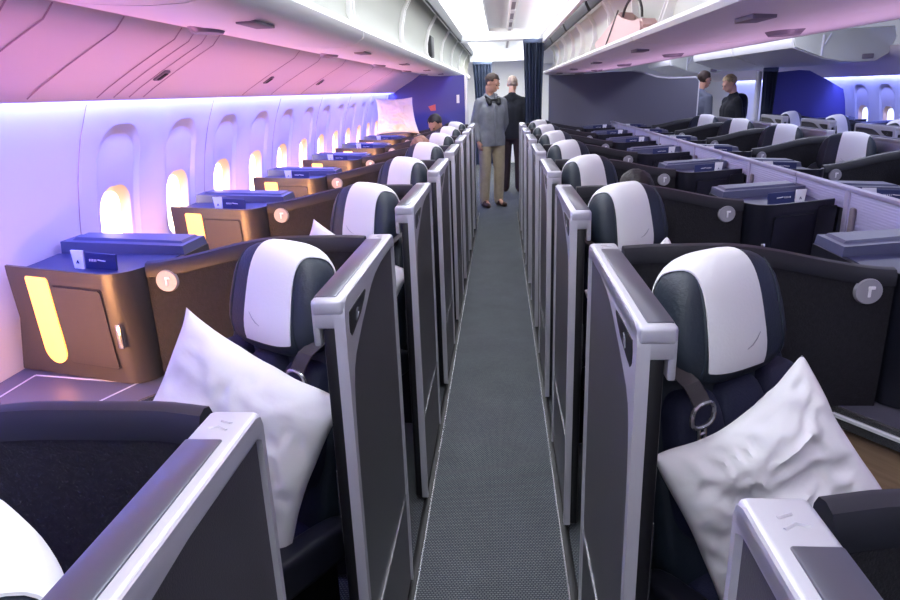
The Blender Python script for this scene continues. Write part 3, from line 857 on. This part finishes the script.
# things past the bulkhead
st = thing('galley_chair', (.42, 11.45, 0))
obj('seat_back', MB().box((-.16, -.05, .50), (.26, .06, 1.16), .04, 3), 'navy', st)
obj('seat_cushion', MB().box((-.16, -.45, .40), (.26, .0, .52), .04, 3), 'navy', st)
for x in (-.13, .2): obj('leg', MB().box((x, -.35, 0), (x + .04, -.05, .42), .008), 'cart', st)
tag(st, 'navy seat back seen past the bulkhead right of the aisle', 'seat')
gc = thing('service_cart', (.33, 9.9, 0))
obj('cart_body', MB().box((-.04, -.15, .05), (.14, .35, .74), .01), 'cart', gc)
obj('cart_top', MB().box((-.05, -.16, .74), (.15, .36, .78), .012), 'trim', gc)
obj('cart_handle', MB().tube([(-.03, -.17, .68), (.13, -.17, .68)], .01, 8), 'chrome', gc)
for x in (-.03, .10):
    for y in (-.12, .28): obj('caster', MB().cap((x + .01, y, .025), .024, (x + .02, y, .025), .024), 'black', gc)
tag(gc, 'narrow metal trolley standing right of the aisle past the bulkhead', 'trolley')

# ------------------------------------------------------------------ people
def baked(name, mb, m, parent=None, voxel=.011, smooth=4, hem=None):
    bm = mb.bm; bmesh.ops.recalc_face_normals(bm, faces=bm.faces[:])
    me = bpy.data.meshes.new('raw'); bm.to_mesh(me); bm.free()
    o = bpy.data.objects.new('raw', me); COL.objects.link(o)
    r = o.modifiers.new('r', 'REMESH'); r.mode = 'VOXEL'; r.voxel_size = voxel
    sm = o.modifiers.new('s', 'SMOOTH'); sm.iterations = smooth; sm.factor = .5
    dg = bpy.context.evaluated_depsgraph_get()
    out = bpy.data.meshes.new_from_object(o.evaluated_get(dg))
    bpy.data.objects.remove(o); bpy.data.meshes.remove(me)
    if hem is not None:
        b = bmesh.new(); b.from_mesh(out)
        bmesh.ops.bisect_plane(b, geom=b.verts[:] + b.edges[:] + b.faces[:], plane_co=(0, 0, hem), plane_no=(0, .06, -1), clear_outer=True)
        bmesh.ops.holes_fill(b, edges=[e for e in b.edges if e.is_boundary], sides=0); b.to_mesh(out); b.free()
    out.name = name; out.materials.clear(); out.materials.append(M[m]); out.shade_smooth()
    return link(bpy.data.objects.new(name, out), parent)

def hand(mb, w, d, side, k=1.):
    """palm, four unequal curled fingers and a thumb, hanging from wrist w along d"""
    d = Vector(d).normalized(); w = Vector(w)
    sx = Vector((0, -1, 0)); sx = (sx - d * sx.dot(d)).normalized(); n = d.cross(sx) * side
    palm = w + d * .075 * k
    for q in (-.028, -.009, .010, .029): mb.cap(w + d * .01 + sx * q * .5 * k, .017 * k, palm + sx * q * k, .013 * k)
    for q, L in ((-.028, .055), (-.009, .068), (.010, .074), (.029, .066)):
        a = palm + sx * q * k; b = a + (d * .9 + n * .25).normalized() * L * .5 * k; c = b + (d * .6 + n * .75).normalized() * L * .5 * k
        mb.cap(a, .0095 * k, b, .009 * k); mb.cap(b, .009 * k, c, .0078 * k)
    a = w + d * .025 * k + sx * .022 * k; b = a + (sx * .8 + d * .7 + n * .3).normalized() * .04 * k; c = b + (sx * .25 + d * .9 + n * .3).normalized() * .032 * k
    mb.cap(a, .013 * k, b, .0105 * k); mb.cap(b, .0105 * k, c, .009 * k)

def head(mb, c, R, k=1.):
    """skull, jaw, nose, brow, ears and lips; R turns the face (-Y) the right way"""
    T = lambda x, y, z: Vector(c) + R @ Vector((x * k, y * k, z * k))
    def ell(p, r):
        b = bmesh.new(); bmesh.ops.create_icosphere(b, subdivisions=3, radius=1)
        mb.add(b, Matrix.Translation(T(*p)) @ R.to_4x4() @ Matrix.Diagonal((r[0] * k, r[1] * k, r[2] * k, 1)))
    ell((0, .012, .03), (.074, .094, .088)); ell((0, -.018, -.035), (.058, .070, .075)); ell((0, -.045, -.082), (.034, .034, .026))
    mb.cap(T(0, -.088, .012), .010 * k, T(0, -.110, -.028), .015 * k)
    mb.cap(T(-.04, -.078, .028), .012 * k, T(.04, -.078, .028), .012 * k)
    mb.cap(T(-.02, -.086, -.060), .008 * k, T(.02, -.086, -.060), .008 * k)
    mb.cap(T(-.017, -.084, -.070), .009 * k, T(.017, -.084, -.070), .009 * k)
    for sx in (-1, 1):
        ell((sx * .076, .012, -.005), (.011, .022, .032)); ell((sx * .028, -.080, .008), (.014, .012, .009))
    return T

def face_bits(T, k, parent, R):
    for sx in (-1, 1):
        e = MB().sphere(T(sx * .029, -.0895, .008), .0085 * k)
        obj('eye', e, 'black', parent)

def hair_cap(name, T, R, k, m, parent, scale=(.082, .103, .094), cutfront=.03, low=-.05, long=0.):
    b = bmesh.new(); bmesh.ops.create_icosphere(b, subdivisions=4, radius=1)
    dele = []
    for v in b.verts:
        x, y, z = v.co.x * scale[0], v.co.y * scale[1], v.co.z * scale[2]
        nn = noise.noise(Vector((x, y, z)) * 38) * .007
        f = 1 + nn / .09
        v.co = Vector((x * f, y * f + .014, z * f + .036))
        lim = cutfront + .045 if v.co.y < -.045 else (cutfront if v.co.y < -.01 else low - long)
        if v.co.z < lim: dele.append(v)
    bmesh.ops.delete(b, geom=dele, context='VERTS')
    bmesh.ops.solidify(b, geom=b.faces[:], thickness=.010)
    mx = Matrix.Translation(T(0, 0, 0)) @ R.to_4x4() @ Matrix.Diagonal((k, k, k, 1))
    return obj(name, MB().add(b, mx), m, parent)

def standing(name, loc, rz, H, hz, yaw, tilt, top, legs, hair, skin, label, armL=None, armR=None, shoes='shoe', hairkw={}, fem=False):
    k = H / 1.80
    t = thing(name, loc, rz)
    V = lambda x, y, z: Vector((x * k, y * k, z * k))
    sw = .172 if not fem else .155
    R = Matrix.Rotation(yaw, 3, 'Z') @ Matrix.Rotation(tilt, 3, 'X')
    hc = V(0, -.03 - .06 * math.sin(max(0, tilt)), 1.650 - .03 * tilt)
    # limbs: shoulder, elbow, wrist
    aL = armL or [(sw, .0, 1.41), (sw + .065, .03, 1.13), (sw + .06, -.08, .90)]
    aR = armR or [(-sw, .0, 1.41), (-sw - .065, .03, 1.13), (-sw - .06, -.08, .90)]
    lg = [[(s * .095, 0, .95), (s * .105, -.02, .52), (s * .11, .02, .09)] for s in (-1, 1)]
    mb = MB()
    T = head(mb, hc, R, k)
    mb.cap(V(0, .02, 1.43), .058 * k, hc + R @ V(0, .03, -.06), .050 * k)
    mb.cap(V(-sw * .68, .01, 1.365), .064 * k, V(sw * .68, .01, 1.365), .064 * k)
    mb.cap(V(-.05, .0, 1.28), .095 * k, V(-.05, 0, 1.02), .09 * k); mb.cap(V(.05, .0, 1.28), .095 * k, V(.05, 0, 1.02), .09 * k)
    mb.cap(V(-.07, 0, .98), .09 * k, V(.07, 0, .98), .09 * k)
    for sd, a in ((1, aL), (-1, aR)):
        s0, e0, w0 = [V(*p) for p in a]
        mb.cap(s0 - V(0, 0, .02), .042 * k, e0, .038 * k); mb.cap(e0, .038 * k, w0, .027 * k); hand(mb, w0, w0 - e0, sd, k)
    for l in lg:
        p = [V(*q) for q in l]; mb.cap(p[0], .082 * k, p[1], .055 * k); mb.cap(p[1], .055 * k, p[2], .036 * k)
        mb.cap(p[2], .036 * k, p[2] + V(0, -.14, -.05), .028 * k)
    body = baked('body', mb, skin, t, .010)
    face_bits(T, k, body, R)
    # top
    mb = MB()
    mb.cap(V(-sw * .68, .012, 1.355), .084 * k, V(sw * .68, .012, 1.355), .084 * k)
    for q in (-1, 1): mb.cap(V(q * .04, .02, 1.45), .058 * k, V(q * sw * .92, .01, 1.395), .058 * k)
    mb.cap(V(-.07, 0, 1.28), .128 * k, V(-.055, 0, 1.0), .118 * k); mb.cap(V(.07, 0, 1.28), .128 * k, V(.055, 0, 1.0), .118 * k)
    mb.cap(V(-.07, 0, 1.0), .122 * k, V(-.075, 0, .88), .118 * k); mb.cap(V(.07, 0, 1.0), .122 * k, V(.075, 0, .88), .118 * k)
    mb.cap(V(0, .02, 1.42), .085 * k, V(0, .02, 1.475), .072 * k); mb.cap(V(0, 0, 1.30), .132 * k, V(0, 0, .84), .128 * k); mb.cap(V(-.08, 0, .95), .12 * k, V(-.08, 0, .80), .115 * k); mb.cap(V(.08, 0, .95), .12 * k, V(.08, 0, .80), .115 * k)
    for a in (aL, aR):
        s0, e0, w0 = [V(*p) for p in a]
        mb.cap(s0 - V(0, 0, .015), .066 * k, e0, .054 * k); mb.cap(e0, .056 * k, e0.lerp(w0, .92), .042 * k)
    baked('top', mb, top, t, .012, 3, hem=.835 * k)
    mb = MB()
    mb.cap(V(-.065, 0, .97), .118 * k, V(.065, 0, .97), .118 * k); mb.cap(V(-.075, 0, .88), .112 * k, V(.075, 0, .88), .112 * k)
    for l in lg:
        p = [V(*q) for q in l]; mb.cap(p[0], .104 * k, p[1], .078 * k); mb.cap(p[1], .078 * k, p[2] + V(0, 0, -.01), .066 * k)
    baked('trousers', mb, legs, t, .012, 3)
    for l in lg:
        p = V(*l[2]); mb = MB().cap(V(l[2][0], .045, .045), .042 * k, V(l[2][0] * 1.15, -.15, .034), .034 * k).cap(V(l[2][0], .045, .05), .042 * k, V(l[2][0] * 1.05, -.05, .055), .042 * k)
        baked('shoe', mb, shoes, t, .008, 3)
    if top == 'shirt':                                              # button placket, pocket and collar
        obj('placket', MB().box((-.014 * k, -.140 * k, .86 * k), (.014 * k, -.126 * k, 1.36 * k), .004), top, t)
        for q in (-1, 1):
            obj('collar', MB().tube([V(q * .068, .05, 1.50), V(q * .074, -.02, 1.49), V(q * .03, -.095, 1.44)], [.016, .018, .010], 8), top, t)
    if hair: hair_cap('hair', T, R, k, hair, t, **hairkw)
    tag(t, label, 'person')
    return t, T, R, k

m1, T1, R1, k1 = standing('person', (-.125, 9.25, 0), math.radians(26), 1.80, 0, math.radians(34), math.radians(24), 'shirt', 'khaki', 'hairb', 'skin',
         'standing man in grey shirt and khaki trousers looking down in the aisle', 
         armL=[(.172, .0, 1.41), (.235, .05, 1.13), (.18, .14, .90)])
hp = thing('headphones', m1.location, math.radians(26))
pts = [Vector((.085 * math.cos(a), -.01 - .085 * math.sin(a) * 1.05, 1.475 - .05 * math.sin(a))) for a in [PI * i / 14 for i in range(15)]]
obj('headband', MB().tube(pts, .013, 8), 'black', hp)
for sx in (-1, 1): obj('ear_cup', MB().cap((sx * .082, -.085, 1.43), .026, (sx * .066, -.108, 1.385), .032), 'black', hp)
tag(hp, "black headphones hung round the grey-shirted man's neck", 'headphones')
standing('person', (.185, 10.6, 0), math.radians(170), 1.78, 0, 0, math.radians(8), 'jacket', 'maroon', 'hairg', 'skinp',
         'person in dark jacket with cropped hair standing behind the grey-shirted man', hairkw=dict(scale=(.078, .098, .090)))
standing('person', (3.10, 9.5, 0), math.radians(-80), 1.68, 0, 0, math.radians(26), 'jacket', 'jacket', 'hairy', 'skinp',
         'person with short blond hair and dark hooded jacket in the right aisle', hairkw=dict(low=-.03), fem=True)
standing('person', (2.83, 10.0, 0), math.radians(115), 1.74, 0, 0, math.radians(12), 'knit', 'jacket', 'hairb', 'skin',
         'person with brown hair half hidden behind the grey bulkhead edge', hairkw=dict(low=-.09), fem=True)
bk = thing('backpack', (3.20, 9.72, 0))
obj('bag_body', superell(lambda a, b, c: Vector((a, b, c)), (.06, .06, 1.20), (.14, .10, .20), 3.5), 'jacket', bk)
obj('pocket', superell(lambda a, b, c: Vector((a, b, c)), (.06, -.035, 1.12), (.10, .035, .10), 3.5), 'jacket', bk)
for x in (0, .12): obj('strap', MB().tube([(x, .15, 1.36), (x, .21, 1.28), (x, .19, 1.08), (x, .14, 1.03)], .012, 6), 'black', bk)
tag(bk, 'black backpack behind the blond person in the right aisle', 'backpack')

def seated(name, pel, hd, rz, top, hair, skin, label):
    """sitting figure leaning forward; pel = pelvis, hd = head centre (world); rz = facing"""
    t = thing(name, (pel[0], pel[1], 0), rz)
    Ri = Matrix.Rotation(-rz, 3, 'Z')
    h = Ri @ Vector((hd[0] - pel[0], hd[1] - pel[1], 0)); h.z = hd[2]
    k = .93; p = Vector((0, 0, pel[2]))
    ch = p.lerp(h, .66) + Vector((0, .05, -.03)); 
    R = Matrix.Rotation(math.radians(30), 3, 'X')
    mb = MB(); T = head(mb, h, R, k)
    mb.cap(ch + Vector((0, 0, .03)), .055, h + R @ Vector((0, .02, -.05)), .052)
    mb.cap(ch + Vector((-.13, 0, 0)), .062, ch + Vector((.13, 0, 0)), .062); mb.cap(ch, .10, p, .10)
    arms, legs = [], []
    for s in (-1, 1):
        a = [ch + Vector((s * .165, 0, 0)), p + Vector((s * .20, -.12, .12)), p + Vector((s * .10, -.30, .13))]
        mb.cap(a[0], .046, a[1], .037); mb.cap(a[1], .037, a[2], .025); hand(mb, a[2], a[2] - a[1], s, .95); arms.append(a)
        l = [p + Vector((s * .09, -.02, -.03)), p + Vector((s * .10, -.36, -.02)), p + Vector((s * .10, -.40, -.36))]
        mb.cap(l[0], .08, l[1], .055); mb.cap(l[1], .055, l[2], .036); mb.cap(l[2], .036, l[2] + Vector((0, -.13, -.04)), .028); legs.append(l)
    b = baked('body', mb, skin, t, .011); face_bits(T, k, b, R)
    mb = MB().cap(ch + Vector((-.12, 0, 0)), .085, ch + Vector((.12, 0, 0)), .085).cap(ch, .14, p + Vector((0, 0, .03)), .135)
    for a in arms: mb.cap(a[0], .066, a[1], .054).cap(a[1], .054, a[1].lerp(a[2], .9), .040)
    baked('top', mb, top, t, .013, 3)
    mb = MB().cap(p + Vector((-.07, 0, -.02)), .12, p + Vector((.07, 0, -.02)), .12)
    for l in legs: mb.cap(l[0], .098, l[1], .074).cap(l[1], .072, l[2], .058)
    baked('trousers', mb, 'jacket', t, .013, 3)
    hair_cap('hair', T, R, k, hair, t)
    return tag(t, label, 'person')
seated('person', (.53, 3.42, .66), (.645, 3.24, 1.045), math.radians(25), 'jacket', 'hairk', 'skin', 'seated passenger whose dark hair rises behind the second headrest on the right')
seated('person', (-.60, 5.78, .66), (-.66, 5.56, 1.09), math.radians(-25), 'knit', 'hairr', 'skinp', 'seated passenger with light brown hair on the left side')
seated('person', (-.66, 7.80, .70), (-.73, 7.62, 1.20), math.radians(-25), 'white', 'hairk', 'skin', 'seated passenger with dark hair in front of the left blue-lit bulkhead')

# ------------------------------------------------------------------ light
def area(name, loc, rot, sx, sy, e, c, spread=180):
    l = bpy.data.lights.new(name, 'AREA'); l.shape = 'RECTANGLE'; l.size = sx; l.size_y = sy; l.energy = e; l.color = lin(c)[:3]
    l.spread = math.radians(spread)
    o = bpy.data.objects.new(name, l); COL.objects.link(o); o.location = loc; o.rotation_euler = rot
    return o
R_ = math.radians
LEN = 14.
# cove strips hidden above the lip, washing down the sidewalls
area('cove_light', (-1.368, 6.0, 1.60), (0, R_(6), 0), .03, LEN, 120, (108, 120, 255))
area('cove_light', (mirror(-1.368), 6.0, 1.60), (0, R_(-4), 0), .03, LEN, 85, (140, 152, 255))
# added washes without fixtures: rose up the curved panels and bins
area('mood_fill', (-1.44, 3.0, 1.16), (0, R_(180 + 42), 0), 0.03, 8, 12, (252, 150, 194), 74)
area('mood_fill', (-.60, 4.5, 1.725), (0, R_(52), 0), .02, 12, 11, (165, 130, 255), 100)  # added violet light to tint the right doors and carpet
area('mood_fill', (1.05, 3.6, 1.16), (0, R_(180), 0), .05, 8, 9, (245, 190, 245), 95)  # added up-light standing in for bounce under the centre bins
# lilac mood wash in the valance gap above the left bins and above the aisle
area('ceiling_wash', (-.41, 5.0, 2.17), (0, R_(180 + 40), 0), .04, 16, 60, (245, 248, 255))
area('ceiling_wash', (.46, 5.0, 2.12), (0, R_(180 - 40), 0), .04, 16, 26, (245, 248, 255))
area('ceiling_wash', (2.6, 5.0, 2.2), (0, 0, 0), .2, 15, 95, (225, 228, 255))
area('aisle_lamp', (-.20, 5.0, 2.232), (0, R_(4), 0), 0.2, 15, 66, (240, 246, 255))
area('galley_lamp', (.1, 12.6, 2.1), (0, 0, 0), .8, 3, 60, (255, 252, 245))

W_ = bpy.data.worlds.new('world'); S.world = W_; W_.use_nodes = True
W_.node_tree.nodes['Background'].inputs['Color'].default_value = (.75, .78, 1, 1)
W_.node_tree.nodes['Background'].inputs['Strength'].default_value = .3

# ------------------------------------------------------------------ camera
f = 660.; roll = .035; vpx, vpy = 500., 90.
cam = bpy.data.cameras.new('camera'); co = bpy.data.objects.new('camera', cam); COL.objects.link(co)
cam.sensor_fit = 'HORIZONTAL'; cam.sensor_width = 36; cam.lens = f / 900 * 36; cam.clip_start = .02
dy = Vector(((vpx - 450) / f, -(vpy - 300) / f, -1)).normalized()
up = Vector((1, roll, 0)).cross(dy).normalized()
if up.y < 0: up = -up
dx = dy.cross(up).normalized()
co.matrix_world = Matrix.Translation((0, 0, 1.55)) @ Matrix((dx, dy, up)).to_4x4()
S.camera = co
S.view_settings.view_transform = 'Standard'; S.view_settings.look = 'None'
S.view_settings.gamma = 1; S.view_settings.use_curve_mapping = False
S.view_settings.exposure = 0.48
